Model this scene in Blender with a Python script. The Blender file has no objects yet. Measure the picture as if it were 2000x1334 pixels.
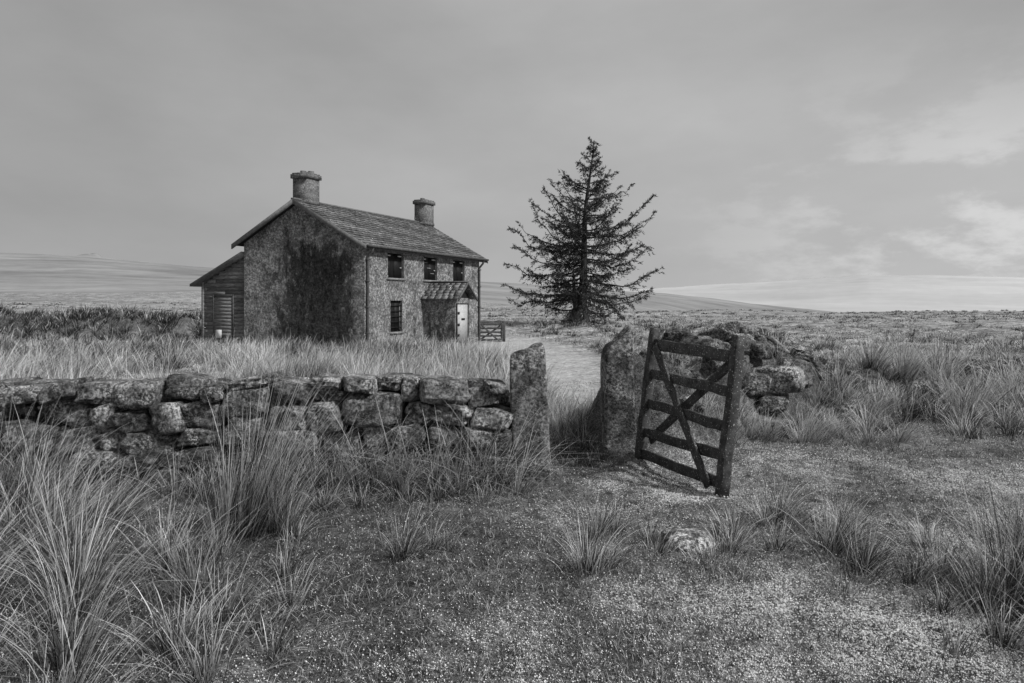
import bpy, math, numpy as np
from mathutils import Vector, Matrix
rng=np.random.default_rng(7)
scn=bpy.context.scene
scn.view_settings.view_transform='Standard'
scn.view_settings.look='None'
scn.view_settings.exposure=0
# ---------------- helpers
LAT=rng.random((256,256))
def vn(x,y):
    xi=np.floor(x).astype(int);yi=np.floor(y).astype(int)
    fx=x-xi;fy=y-yi
    fx=fx*fx*(3-2*fx);fy=fy*fy*(3-2*fy)
    a=LAT[xi%256,yi%256];b=LAT[(xi+1)%256,yi%256];c=LAT[xi%256,(yi+1)%256];d=LAT[(xi+1)%256,(yi+1)%256]
    return (a*(1-fx)+b*fx)*(1-fy)+(c*(1-fx)+d*fx)*fy
def fbm(x,y,s,o=4,seed=0):
    x=np.asarray(x,float)*s+seed*17.3;y=np.asarray(y,float)*s+seed*9.7
    r=0;a=.5;t=0
    for i in range(o):
        r=r+a*vn(x,y);t+=a;a*=.5;x=x*2.03+5.1;y=y*2.03+3.7
    return r/t
def ss(a,b,x):
    t=np.clip((np.asarray(x,float)-a)/(b-a),0,1);return t*t*(3-2*t)
def mesh_np(name,V,F,shade=None,mat=None,smooth=False,extra=None,parent=None):
    me=bpy.data.meshes.new(name)
    V=np.asarray(V,dtype=np.float32)
    if not isinstance(F,list):F=[F]
    F=[np.asarray(f,dtype=np.int32) for f in F if len(f)]
    me.vertices.add(len(V));me.vertices.foreach_set('co',V.ravel())
    nl=sum(f.size for f in F);npy=sum(len(f) for f in F)
    me.loops.add(nl);me.polygons.add(npy)
    me.loops.foreach_set('vertex_index',np.concatenate([f.ravel() for f in F]))
    ls=[];o=0
    for f in F:
        ls.append(o+np.arange(len(f))*f.shape[1]);o+=f.size
    me.polygons.foreach_set('loop_start',np.concatenate(ls).astype(np.int32))
    me.update(calc_edges=True);me.validate()
    if smooth: me.polygons.foreach_set('use_smooth',np.ones(npy,dtype=bool))
    if shade is None: shade=np.ones(len(V))
    at=me.attributes.new('shade','FLOAT','POINT');at.data.foreach_set('value',np.asarray(shade,dtype=np.float32))
    if extra:
        for k,a in extra.items():
            at=me.attributes.new(k,'FLOAT','POINT');at.data.foreach_set('value',np.asarray(a,dtype=np.float32))
    ob=bpy.data.objects.new(name,me);scn.collection.objects.link(ob)
    if mat: me.materials.append(mat)
    if parent:
        ob.parent=parent;ob.matrix_parent_inverse=Matrix.Translation(-parent.location)
    return ob
class MB:
    def __init__(s): s.v=[];s.q=[];s.t=[];s.c=[];s.n=0;s.ex=[]
    def add(s,v,q=None,t=None,c=1.0):
        v=np.asarray(v,float);
        s.v.append(v)
        if q is not None and len(q): s.q.append(np.asarray(q)+s.n)
        if t is not None and len(t): s.t.append(np.asarray(t)+s.n)
        s.c.append(np.full(len(v),c) if np.isscalar(c) else c);s.n+=len(v)
    def hexa(s,p,c=1.0):
        s.add(p,q=[[0,3,2,1],[4,5,6,7],[0,1,5,4],[1,2,6,5],[2,3,7,6],[3,0,4,7]],c=c)
    def box(s,a,b,c=1.0,f=None):
        x0,y0,z0=a;x1,y1,z1=b
        p=np.array([[x0,y0,z0],[x1,y0,z0],[x1,y1,z0],[x0,y1,z0],[x0,y0,z1],[x1,y0,z1],[x1,y1,z1],[x0,y1,z1]],float)
        if f is not None:p=f(p)
        s.hexa(p,c)
    def beam(s,a,b,w,h,up=(0,0,1),c=1.0):
        a=np.array(a,float);b=np.array(b,float);d=b-a;d/=np.linalg.norm(d)
        u=np.array(up,float);sd=np.cross(d,u);sd/=np.linalg.norm(sd);u=np.cross(sd,d)
        p=[]
        for e in(a,b):
            for (i,j) in((-1,-1),(1,-1),(1,1),(-1,1)): p.append(e+sd*i*w/2+u*j*h/2)
        s.hexa(np.array(p),c)
    def build(s,name,mat,parent=None,smooth=False,fn=None):
        V=np.concatenate(s.v)
        if fn is not None:V=fn(V)
        F=[]
        if s.q:F.append(np.concatenate(s.q))
        if s.t:F.append(np.concatenate(s.t))
        return mesh_np(name,V,F,np.concatenate(s.c),mat,smooth,parent=parent)
# ---------------- materials
def newmat(name):
    m=bpy.data.materials.new(name);m.use_nodes=True
    nt=m.node_tree;nt.nodes.clear()
    return m,nt,nt.nodes,nt.links
def mth(nt,op,a,b=None,c=None,clamp=False):
    n=nt.nodes.new('ShaderNodeMath');n.operation=op;n.use_clamp=clamp
    for i,x in enumerate((a,b,c)):
        if x is None:continue
        if hasattr(x,'type') and not isinstance(x,(int,float)): nt.links.new(x,n.inputs[i])
        else:n.inputs[i].default_value=x
    return n.outputs[0]
def mixf(nt,f,a,b):
    n=nt.nodes.new('ShaderNodeMix');n.data_type='FLOAT'
    for i,x in zip((0,2,3),(f,a,b)):
        if isinstance(x,(int,float)):n.inputs[i].default_value=x
        else:nt.links.new(x,n.inputs[i])
    return n.outputs[0]
def noise(nt,vec,scale,det=4,rough=.6):
    n=nt.nodes.new('ShaderNodeTexNoise');n.inputs['Scale'].default_value=scale;n.inputs['Detail'].default_value=det;n.inputs['Roughness'].default_value=rough
    nt.links.new(vec,n.inputs['Vector']);return n.outputs[0]
def mr(nt,v,a,b,c,d,smooth=False):
    n=nt.nodes.new('ShaderNodeMapRange');n.inputs[1].default_value=a;n.inputs[2].default_value=b;n.inputs[3].default_value=c;n.inputs[4].default_value=d
    if smooth:n.interpolation_type='SMOOTHSTEP'
    nt.links.new(v,n.inputs[0]);return n.outputs[0]
def attr(nt,nm):
    n=nt.nodes.new('ShaderNodeAttribute');n.attribute_name=nm;return n.outputs['Fac']
def pos(nt,scale=None):
    g=nt.nodes.new('ShaderNodeNewGeometry')
    if scale is None:return g.outputs['Position']
    m=nt.nodes.new('ShaderNodeMapping');m.inputs['Scale'].default_value=scale
    nt.links.new(g.outputs['Position'],m.inputs[0]);return m.outputs[0]
def finish(nt,col,bump=None,bs=.3,bd=.02,rough=.9,spec=.2):
    p=nt.nodes.new('ShaderNodeBsdfPrincipled');o=nt.nodes.new('ShaderNodeOutputMaterial')
    c=nt.nodes.new('ShaderNodeCombineColor')
    for i in range(3):
        if isinstance(col,(int,float)):c.inputs[i].default_value=col
        else:nt.links.new(col,c.inputs[i])
    nt.links.new(c.outputs[0],p.inputs['Base Color'])
    p.inputs['Roughness'].default_value=rough;p.inputs['Specular IOR Level'].default_value=spec
    if bump is not None:
        b=nt.nodes.new('ShaderNodeBump');b.inputs['Strength'].default_value=bs;b.inputs['Distance'].default_value=bd
        nt.links.new(bump,b.inputs['Height']);nt.links.new(b.outputs[0],p.inputs['Normal'])
    nt.links.new(p.outputs[0],o.inputs[0])
    return p
def simple(name,lo,hi,scale,bs=.4,bd=.01,rough=.85,vs=None,spec=.2,speck=None,a=.3,b=.7):
    m,nt,N,L=newmat(name)
    v=pos(nt,vs);n1=noise(nt,v,scale,6,.65)
    col=mr(nt,n1,a,b,lo,hi)
    if speck:
        n2=noise(nt,v,speck[0],3,.6);f=mr(nt,n2,speck[1],speck[1]+.05,0,1)
        col=mixf(nt,f,col,speck[2])
    col=mth(nt,'MULTIPLY',col,attr(nt,'shade'))
    finish(nt,col,n1,bs,bd,rough,spec);return m
M_granite,nt,N,L=newmat('granite')
v=pos(nt);n1=noise(nt,v,7,8,.75);n2=noise(nt,v,38,6,.75);n3=noise(nt,v,3.1,5,.65)
col=mr(nt,n1,.34,.66,.05,.36);col=mth(nt,'MULTIPLY',col,mr(nt,n2,.38,.62,.25,1.5))
lich=mth(nt,'MULTIPLY',mr(nt,n3,.46,.58,0,1),mr(nt,n2,.5,.56,0,1));col=mixf(nt,lich,col,.6)
n5=noise(nt,v,4.3,8,.78)
moss=mr(nt,n5,.49,.57,0,1);col=mixf(nt,moss,col,mr(nt,n2,.4,.62,.012,.12))
col=mth(nt,'MULTIPLY',col,attr(nt,'shade'))
finish(nt,col,mth(nt,'ADD',n1,mth(nt,'MULTIPLY',n2,.6)),1.0,.03,.9)
M_dark=simple('dark_soil',.008,.03,12)
M_wood=simple('weathered_wood',.018,.085,14,.6,.006,.75,speck=(70,.62,.4))
M_slate=simple('slate',.04,.20,6,.5,.01,.6,spec=.4,speck=(16,.60,.38))
M_black=simple('black_metal_shutter',.008,.02,6,.2,.005,.6)
M_trim=simple('painted_trim',.08,.18,8,.2,.005,.7)
M_white=simple('white_paint',.45,.7,9,.2,.004,.6)
M_lead=simple('cast_iron_pipe',.04,.12,9,.2,.004,.6)
M_cham=simple('chimney_stone',.05,.20,5,.8,.015,.9,speck=(20,.58,.32))
M_boards=simple('timber_cladding',.07,.24,5,.4,.008,.85,vs=(1,1,4))
M_hail=simple('hail_pellets',.8,.88,9,0,.001,.5)
M_wall,nt,N,L=newmat('weathered_render')
v=pos(nt);n1=noise(nt,v,1.7,8,.78);n2=noise(nt,v,9,8,.85);n4=noise(nt,pos(nt,(1.8,1.8,.8)),1.5,9,.78);n7=noise(nt,v,3.6,7,.8)
col=mr(nt,n1,.34,.66,.07,.28);col=mth(nt,'MULTIPLY',col,mr(nt,n2,.38,.60,.25,1.6))
fl=mth(nt,'MULTIPLY',mr(nt,n2,.52,.57,0,1),mr(nt,n1,.42,.55,.2,1));col=mixf(nt,fl,col,.5)
mo=mth(nt,'ADD',mth(nt,'MULTIPLY',attr(nt,'moss'),.62),mth(nt,'MULTIPLY',mth(nt,'SUBTRACT',n4,.5),3.2))
mo=mth(nt,'ADD',mo,mth(nt,'MULTIPLY',mth(nt,'SUBTRACT',n7,.5),2.2))
mo=mth(nt,'ADD',mo,mth(nt,'MULTIPLY',mth(nt,'SUBTRACT',n2,.5),2.0))
mo=mr(nt,mo,.20,.38,0,1);col=mixf(nt,mo,col,mth(nt,'MULTIPLY',mr(nt,n7,.40,.62,.008,.07),mr(nt,n2,.4,.6,.3,1.8)))
finish(nt,col,mth(nt,'ADD',n2,n7),.9,.06,.95)
def grassmat(name):
    m,nt,N,L=newmat(name)
    c=nt.nodes.new('ShaderNodeCombineColor');s=attr(nt,'shade')
    for i in range(3):nt.links.new(s,c.inputs[i])
    p=nt.nodes.new('ShaderNodeBsdfPrincipled');nt.links.new(c.outputs[0],p.inputs['Base Color'])
    p.inputs['Roughness'].default_value=.5;p.inputs['Specular IOR Level'].default_value=.4
    t=nt.nodes.new('ShaderNodeBsdfTranslucent');nt.links.new(c.outputs[0],t.inputs[0])
    mx=nt.nodes.new('ShaderNodeMixShader');mx.inputs[0].default_value=.25
    nt.links.new(p.outputs[0],mx.inputs[1]);nt.links.new(t.outputs[0],mx.inputs[2])
    o=nt.nodes.new('ShaderNodeOutputMaterial');nt.links.new(mx.outputs[0],o.inputs[0]);return m
M_grass=grassmat('rush_blades');M_needle=grassmat('spruce_needles')
M_bark=simple('bark',.015,.06,10,.6,.03)
M_ground,nt,N,L=newmat('moor_ground')
v=pos(nt);n1=noise(nt,v,9,8,.78);n2=noise(nt,v,75,3,.6);n6=noise(nt,v,32,4,.65);n8=noise(nt,v,1.3,6,.7)
sn=attr(nt,'snow')
turf=mth(nt,'MULTIPLY',mr(nt,n1,.33,.68,.025,.27),mr(nt,n2,.35,.65,.25,1.8))
turf=mth(nt,'MULTIPLY',turf,mr(nt,n8,.35,.65,.6,1.35))
turf=mth(nt,'MULTIPLY',turf,mr(nt,sn,0,.8,.65,1.5))
thr=mth(nt,'SUBTRACT',.655,mth(nt,'MULTIPLY',sn,.17))
sp_=mth(nt,'ADD',mth(nt,'MULTIPLY',n2,.6),mth(nt,'ADD',mth(nt,'MULTIPLY',n1,.15),mth(nt,'MULTIPLY',n6,.25)))
spk=mth(nt,'MULTIPLY',mth(nt,'SUBTRACT',sp_,thr),22,clamp=True)
near=mixf(nt,spk,turf,.72)
f1=noise(nt,pos(nt,(.5,1,1)),.7,10,.8);f2=noise(nt,pos(nt,(.25,1,1)),.09,6,.7);f3=noise(nt,pos(nt,(.7,1,1)),4.5,6,.8)
field=mth(nt,'MULTIPLY',mr(nt,f1,.36,.64,.06,.62),mr(nt,f2,.3,.65,.6,1.25))
field=mth(nt,'MULTIPLY',field,mr(nt,f3,.40,.62,.25,1.4))
col=mixf(nt,attr(nt,'field'),near,field)
pathc=mth(nt,'MULTIPLY',mr(nt,n1,.35,.65,.28,.66),mr(nt,f3,.35,.65,.55,1.15));col=mixf(nt,attr(nt,'path'),col,pathc)
finish(nt,col,mth(nt,'ADD',n1,f3),.9,.04,.95)
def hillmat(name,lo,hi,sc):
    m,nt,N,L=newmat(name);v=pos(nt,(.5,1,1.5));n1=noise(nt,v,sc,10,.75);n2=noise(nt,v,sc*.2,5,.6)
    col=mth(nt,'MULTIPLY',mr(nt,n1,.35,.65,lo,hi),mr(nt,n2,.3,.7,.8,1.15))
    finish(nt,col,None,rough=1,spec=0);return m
M_hillL=hillmat('moor_hillside',.18,.34,.03)
M_hillR=hillmat('haze_paled_hillside',.45,.54,.01)  # far hills: base colour lightened to paint in distance haze

# ---------------- terrain
BK=np.array([[1.6,7.3,1.0],[2.2,7.9,1.15],[2.7,8.25,1.15],[3.4,8.6,1.0],[4.2,8.95,.8],[5,9.6,.6],[7.5,11,.55],[12,13.2,.5],[22,18,.45]])
def bank(x,y,B,w):
    best=np.zeros_like(x)
    for i in range(len(B)-1):
        a=B[i];b=B[i+1];dx,dy=b[0]-a[0],b[1]-a[1];l2=dx*dx+dy*dy
        t=np.clip(((x-a[0])*dx+(y-a[1])*dy)/l2,0,1)
        d=np.hypot(x-a[0]-t*dx,y-a[1]-t*dy);h=a[2]+(b[2]-a[2])*t
        best=np.maximum(best,h*np.exp(-(d/w)**4))
    return best
LB=np.array([[-60,40,1.1],[-32,37,1.35],[-22,36,1.2],[-14.5,36,.8]])
def pathmask(x,y):
    cx=np.interp(y,[6,9,14,20,24,30,36],[.9,1.1,1.4,1.5,1.2,.3,-.3]);w=np.interp(y,[6,10,14,20,26,34],[.25,.5,.9,1.6,2.6,1.8])
    return np.exp(-((x-cx)/w)**4)*ss(8,12,y)*ss(40,33,y)
def H(x,y):
    x=np.asarray(x,float);y=np.asarray(y,float)
    z=np.interp(y,[0,6.5,16,26,36,45,80,130,400],[0,0,-.22,-.42,-.3,.15,.3,.5,.6])
    a=x/np.maximum(y,5)
    z=z+ss(60,260,y)*7*ss(.15,-.3,a)-ss(110,400,y)*18*ss(.12,.4,a)
    near=np.clip(1-y/60,0,1)
    z=z+(fbm(x,y,.9,4,1)-.5)*.16+(fbm(x,y,6,3,2)-.5)*.06*near+(fbm(x,y,.05,4,3)-.5)*1.2*ss(25,120,y)
    z=z+(fbm(x,y,1.1,3,12)-.4)*.40*ss(7,12,y)*(1-.85*pathmask(x,y))*ss(90,50,y)
    z=z+bank(x,y,BK,.68)*(.72+.56*fbm(x,y,2.3,4,4))
    z=z+bank(x,y,LB,1.8)*(.6+.7*fbm(x,y,.5,3,5))
    z=z+.3*np.exp(-(((x-4.9)**2+(y-45)**2)/9))
    z=z-.07*np.exp(-((x-.75)/.35)**2-((y-6.3)/.8)**2)
    return z
def snowmask(x,y):
    s=.36+1.1*(fbm(x,y,.8,4,8)-.45)
    def e(cx,cy,rx,ry,k): return k*np.exp(-((x-cx)/rx)**2-((y-cy)/ry)**2)
    s=s+e(1.05,5.7,.45,.28,.9)+e(1.5,5.25,.32,.2,1.0)+e(1.0,3.35,.9,.25,.35)+e(2.0,3.1,1.1,.25,.35)+e(1.6,2.75,.8,.2,.35)+e(4,6,2.4,1.4,.2)+e(.1,2.7,.6,.4,.25)
    s=s-e(-2.6,4,1.7,1.6,.7)-e(-3,5.6,3.2,.5,.8)-e(.3,5.7,.35,.5,.3)-e(.75,6.8,.4,.6,.8)-e(-.9,4.4,.7,.4,.25)
    s=s+.9*(fbm(x,y,4,4,9)-.5)
    return np.clip(s,0,1)
nr,na=430,600
R=np.exp(np.linspace(np.log(.35),np.log(4000),nr));A=np.radians(np.linspace(-105,105,na))
RR,AA=np.meshgrid(R,A,indexing='ij');GX=RR*np.sin(AA);GY=RR*np.cos(AA)
GZ=H(GX,GY)
idx=np.arange(nr*na).reshape(nr,na)
Q=np.stack([idx[:-1,:-1],idx[:-1,1:],idx[1:,1:],idx[1:,:-1]],-1).reshape(-1,4)[:,::-1]
fx,fy=GX.ravel(),GY.ravel()
bm=bank(fx,fy,BK,.8)
fieldm=ss(7.5,14,fy+(fbm(fx,fy,.5,3,11)-.5)*4)*(1-.95*np.clip(bm*1.8,0,1))*(1-.85*np.clip(bank(fx,fy,LB,2.4),0,1))
mesh_np('ground',np.stack([fx,fy,GZ.ravel()],1),Q,mat=M_ground,smooth=True,
  extra={'snow':snowmask(fx,fy)*(1-np.clip(bm*1.5,0,1))*np.where(fx<0,ss(8,6.5,fy),1),'path':np.clip(pathmask(fx,fy)*(.5+.9*fbm(fx,fy,.9,4,13)),0,.95),'field':fieldm})
def hill(name,ax,px,Y0,Y1,Yend,mat,na=500,ny=90,amp=3,tor=False):
    a=np.linspace(ax[0],ax[-1],na);Y=np.linspace(Y0,Yend,ny)
    YY,A2=np.meshgrid(Y,a,indexing='ij');X=A2*YY
    top=np.interp(A2,ax,px)/1200*Y1
    g=H(X,YY)
    t=ss(Y0,Y1,YY)
    Z=g-1.0+(top-g+2.6)*t*np.where(YY>Y1,1-.3*ss(Y1,Yend,YY),1)+(fbm(X,YY,.012,5,21)-.5)*amp*t
    if tor:
        for (c,w,h) in((-.69,.02,4.5),(-.675,.008,3.5),(-.60,.03,2.5),(-.735,.012,2.5)):
            Z+=h*np.exp(-((A2-c)/w)**2)*np.exp(-((YY-Y1)/25)**2)*(.5+fbm(X,YY,.2,3,30))
    id=np.arange(ny*na).reshape(ny,na)
    q=np.stack([id[:-1,:-1],id[:-1,1:],id[1:,1:],id[1:,:-1]],-1).reshape(-1,4)
    mesh_np(name,np.stack([X.ravel(),YY.ravel(),Z.ravel()],1),q,mat=mat,smooth=True)
hill('hills',[-1.6,-1.2,-.833,-.7,-.5,-.25,0,.25,.42,.6],[120,110,97,91,70,55,42,22,2,-25],150,550,900,M_hillL,tor=True)
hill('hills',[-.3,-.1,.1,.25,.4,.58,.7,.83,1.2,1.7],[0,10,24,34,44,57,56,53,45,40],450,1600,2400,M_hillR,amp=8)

# ---------------- stones
def cubegrid(n):
    g=np.linspace(-1,1,n);V=[];F=[];o=0
    u,w=np.meshgrid(g,g,indexing='ij');u=u.ravel();w=w.ravel();one=np.ones_like(u)
    id=np.arange(n*n).reshape(n,n);q=np.stack([id[:-1,:-1],id[1:,:-1],id[1:,1:],id[:-1,1:]],-1).reshape(-1,4)
    for k,(f) in enumerate([(u,w,one),(w,u,-one),(w,one,u),(u,-one,w),(one,u,w),(-one,w,u)]):
        V.append(np.stack(f,1));F.append(q+o);o+=n*n
    V=np.concatenate(V);F=np.concatenate(F)
    key=np.round(V*1000).astype(int);_,first,inv=np.unique(key,axis=0,return_index=True,return_inverse=True)
    return V[first],inv.ravel()[F]
CV,CF=cubegrid(18);CV2,CF2=cubegrid(28)
def stone(mb,c,h,k=5,amp=.12,c0=1.0,rot=0,tilt=0,fine=False,taper=0,seed=None,cuts=9,cd=.86):
    V0,F0=(CV2,CF2) if fine else (CV,CF)
    nrm=(np.abs(V0)**k).sum(1)**(1/k);P=V0/nrm[:,None]
    r=np.random.default_rng(rng.integers(1e9) if seed is None else seed)
    for i in range(cuts):
        n=r.normal(size=3);n[1]*=.7;n/=np.linalg.norm(n)
        sup=np.abs(n).sum();dd=P@n-sup*r.uniform(cd-.14,cd+.04)
        P=P-np.clip(dd,0,None)[:,None]*n
    d=np.zeros(len(P))
    for i in range(12):
        fr=r.normal(size=3)*(1.2+i*1.1);d+=np.sin(P@fr+r.random()*6.3)/(1+i*.7)
    P=P*(1+amp*d[:,None]*.42)
    P[:,0]+=r.normal()*.12*P[:,2];P[:,2]+=r.normal()*.10*P[:,0]
    P[:,0]*=1-taper*(P[:,2]+1)/2
    P=P*np.array(h)
    a=tilt;Rt=np.array([[math.cos(a),0,math.sin(a)],[0,1,0],[-math.sin(a),0,math.cos(a)]]);P=P@Rt.T
    a=rot;Rz=np.array([[math.cos(a),-math.sin(a),0],[math.sin(a),math.cos(a),0],[0,0,1]]);P=P@Rz.T
    mb.add(P+np.array(c),q=F0,c=c0)
W=MB()
K=.00463
rowlist=[(0,25,790,820),(25,80,757,787),(80,145,750,784),(145,222,750,790),(222,310,747,803),(310,387,742,786),(388,432,752,786),(433,520,763,815),(440,520,740,762),(523,606,750,792),(607,667,762,786),(605,668,738,760),(668,785,768,832),(668,735,738,766),(735,786,740,768),(786,820,740,786),(820,910,744,788),(912,978,757,797),(945,985,748,768),
(65,170,785,830),(0,62,822,850),(172,225,790,835),(225,300,803,845),(302,357,790,848),(358,438,787,835),(442,530,817,868),(530,560,797,850),(560,603,795,838),(603,667,788,845),(787,848,790,832),(850,925,790,832),(925,1000,800,836),
(20,110,833,880),(112,188,837,885),(190,235,847,885),(236,338,848,890),(340,438,838,872),(345,440,874,912),(530,622,840,880),(622,700,848,886),(702,762,835,872),(764,832,835,875),(834,900,835,880),(902,958,838,872),(960,1002,838,885)]
ext=[]
x=0
while x<1000:
    w=rng.uniform(50,100);ext.append((x,min(x+w,1004),884+rng.uniform(0,5),915));x+=w
x=0
while x<1000:
    w=rng.uniform(60,110);ext.append((x,min(x+w,1004),914,946));x+=w
for row in((765,800),(800,840),(840,880),(880,915),(914,945)):
    x=-1300
    while x<0:
        w=rng.uniform(50,115);ext.append((x,min(x+w,2),row[0]+rng.uniform(-6,4),row[1]));x+=w
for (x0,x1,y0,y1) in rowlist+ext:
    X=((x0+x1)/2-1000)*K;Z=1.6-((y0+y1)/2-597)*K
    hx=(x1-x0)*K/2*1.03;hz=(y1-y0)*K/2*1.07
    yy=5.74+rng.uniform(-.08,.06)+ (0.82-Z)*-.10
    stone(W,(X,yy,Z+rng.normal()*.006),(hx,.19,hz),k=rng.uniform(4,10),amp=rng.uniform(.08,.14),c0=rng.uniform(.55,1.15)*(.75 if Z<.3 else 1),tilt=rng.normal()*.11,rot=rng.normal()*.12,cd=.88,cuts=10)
for i in range(160):
    X=rng.uniform(-5.8,-.1);Z=rng.uniform(.05,.72);h=rng.uniform(.03,.06)
    stone(W,(X,5.66+(0.82-Z)*-.1,Z),(h*1.4,.05,h*.7),k=4,amp=.12,c0=rng.uniform(.3,.9),tilt=rng.normal()*.3)
x=-6.
while x<0:
    for z in(.12,.34,.56,.72):
        w=rng.uniform(.15,.28);stone(W,(x+rng.uniform(0,.1),6.35,z),(w,.16,.12),c0=rng.uniform(.6,1.2))
    x+=.4
for i in range(60):
    stone(W,(rng.uniform(-6,-.1),rng.uniform(5.85,6.35),.71+rng.uniform(-.05,.05)),(rng.uniform(.08,.2),rng.uniform(.1,.2),.08),c0=rng.uniform(.4,.9),tilt=rng.normal()*.15)
wall=bpy.data.objects.new('dry_stone_wall',None);wall.location=(-3,5.9,0);scn.collection.objects.link(wall)
W.build('stones',M_granite,wall,smooth=True)
c=MB();c.box((-10.5,5.80,-.1),(.0,6.3,.66));c.build('earth_core',M_dark,wall)
gx,gy=np.meshgrid(np.linspace(-10.5,-.15,420),np.linspace(5.74,6.45,26),indexing='ij')
e=np.clip(np.minimum((gy-5.72)/.2,(6.47-gy)/.2),0,1)**.5
LX=[-10,-6,-4.6,-3.9,-3.3,-2.6,-2,-1.3,-1.1,-.9,-.4,0];LZ=[-.1,-.1,-.1,-.04,.03,.07,.03,.05,.11,.03,.0,-.03]
gz=.65+e*(.10+np.interp(gx,LX,LZ)+.16*(fbm(gx,gy,5,5,40)-.5))
id=np.arange(gx.size).reshape(gx.shape)
mesh_np('turf_cap',np.stack([gx.ravel(),gy.ravel(),gz.ravel()],1),np.stack([id[:-1,:-1],id[1:,:-1],id[1:,1:],id[:-1,1:]],-1).reshape(-1,4),mat=simple('moss_turf',.015,.13,22,.9,.03,speck=(60,.62,.45)),smooth=True,parent=wall)
g=MB();stone(g,(.165,5.72,.54),(.18,.15,.67),k=12,amp=.07,c0=.85,fine=True,taper=.10,seed=5,cd=.93);g.build('granite_gatepost',M_granite,smooth=True)
g=MB();stone(g,(1.17,6.8,.54),(.18,.16,.69),k=10,amp=.07,c0=.8,fine=True,taper=.18,seed=9,cd=.92);g.build('granite_gatepost',M_granite,smooth=True)
g=MB();stone(g,(1.19,4.17,float(H(1.19,4.17))+.0),(.17,.15,.085),k=2.6,amp=.12,c0=1.5,fine=True,cuts=5);g.build('boulder',M_granite,smooth=True)
g=MB()
for (px,pyy,dz,h,c0) in [(3.35,7.95,.0,(.36,.2,.16),1.4),(2.95,8.0,.0,(.22,.2,.18),.8),(3.75,8.25,-.02,(.28,.2,.17),.8),(2.6,7.7,.0,(.24,.18,.16),.6),(3.15,8.25,-.02,(.28,.2,.12),.7),(4.4,8.6,.0,(.25,.2,.17),.8),(2.3,7.45,.0,(.24,.2,.18),.5),(2.0,7.3,.0,(.22,.2,.16),.5),(4.9,9.0,.0,(.25,.2,.15),.7),(2.55,7.5,-.02,(.3,.2,.2),.6),(3.9,8.55,.0,(.24,.2,.12),.8),(2.15,7.75,-.02,(.25,.2,.12),.5),(2.7,8.1,-.02,(.28,.2,.12),.6),(3.5,8.4,.0,(.22,.2,.12),.9),(5.3,9.3,0,(.2,.2,.14),.8),(3.0,7.75,-.02,(.2,.15,.14),.8)]:
    stone(g,(px,pyy,float(H(px,pyy))+dz-.03),h,k=6,amp=.14,c0=c0,tilt=rng.normal()*.3,rot=rng.normal()*.3,fine=True,cd=.8)
for i in range(110):
    t=rng.random()**1.5*12
    s=np.interp(t,[0,12],[1.7,12]);yc=np.interp(s,BK[:,0],BK[:,1])+rng.normal()*.35-.25
    h=rng.uniform(.05,.17)
    stone(g,(s,yc,H(s,yc)+rng.uniform(-.06,.0)),(h*1.4,h,h*.7),k=5,amp=.12,c0=rng.uniform(.35,.9),tilt=rng.normal()*.3,rot=rng.normal())
g.build('ruined_stone_wall',M_granite,smooth=True)

# ---------------- gates
def fieldgate(name,p0,p1,lean,rails,hgt,st=.085,scale=1):
    p0=np.array(p0,float);p1=np.array(p1,float);u=p1-p0;Wd=np.linalg.norm(u);u/=Wd
    up=np.array([lean[0],lean[1],1.0])
    nrm=np.cross(u,up);nrm/=np.linalg.norm(nrm)
    P=lambda a,b,c=0:p0+u*a+up*b+nrm*c
    e=bpy.data.objects.new(name,None);e.location=Vector(p0);scn.collection.objects.link(e)
    def piece(nm,a,b,w,h,upv,sub=10,wob=.004):
        m=MB();a=np.array(a);b=np.array(b);d=b-a;L_=np.linalg.norm(d);d/=L_
        sd=np.cross(d,upv);sd/=np.linalg.norm(sd);uu=np.cross(sd,d)
        V=[];
        prof=[(-1,-.8),(-.8,-1),(.8,-1),(1,-.8),(1,.8),(.8,1),(-.8,1),(-1,.8)]
        for i in range(sub+1):
            t=i/sub;c=a+d*L_*t+sd*rng.normal()*wob+uu*rng.normal()*wob
            s=1+rng.normal()*.03
            if i in(0,sub):s*=.93
            for (x,y) in prof:V.append(c+sd*x*w/2*s+uu*y*h/2*s)
        q=[]
        for i in range(sub):
            for j in range(8):q.append([i*8+j,i*8+(j+1)%8,(i+1)*8+(j+1)%8,(i+1)*8+j])
        V.append(a);V.append(b);n=len(V);t=[[n-2,(j+1)%8,j] for j in range(8)]+[[n-1,sub*8+j,sub*8+(j+1)%8] for j in range(8)]
        m.add(np.array(V),q=q,t=t,c=rng.uniform(.8,1.25));m.build(nm,M_wood,e)
    piece('hinge_stile',P(0,-.03),P(0,hgt),st*1.1,st,u)
    piece('latch_stile',P(Wd,-.0),P(Wd,hgt-.02),st*1.15,st,u)
    for i,vv in enumerate(rails):
        piece('rail_%d'%(i+1),P(.02,vv[0]),P(Wd-.02,vv[1]),.035*scale,.095 if i else .11,up)
    piece('brace_1',P(.1,hgt*.86,.037),P(Wd*.9,hgt*.03,.037),.028,.085,up)
    piece('brace_2',P(Wd*.93,hgt*.83,-.037),P(.1,hgt*.16,-.037),.028,.085,up)
    return e
fieldgate('wooden_gate',(1.33,6.40,0.0),(1.76,5.17,0.0),(.115,0,),[(1.21,1.165),(.90,.87),(.59,.575),(.29,.33),(.06,.10)],1.37)
fieldgate('wooden_gate',(-1.75,33.0,-.38),(-.55,33.3,-.38),(0,0),[(.98,.98),(.76,.76),(.55,.55),(.35,.35),(.15,.15)],1.08,.11,1.6)
g=MB();g.beam((-.45,33.35,-.7),(-.45,33.35,.75),.18,.18,up=(0,1,0));g.build('wooden_fence_post',M_wood)

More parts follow.
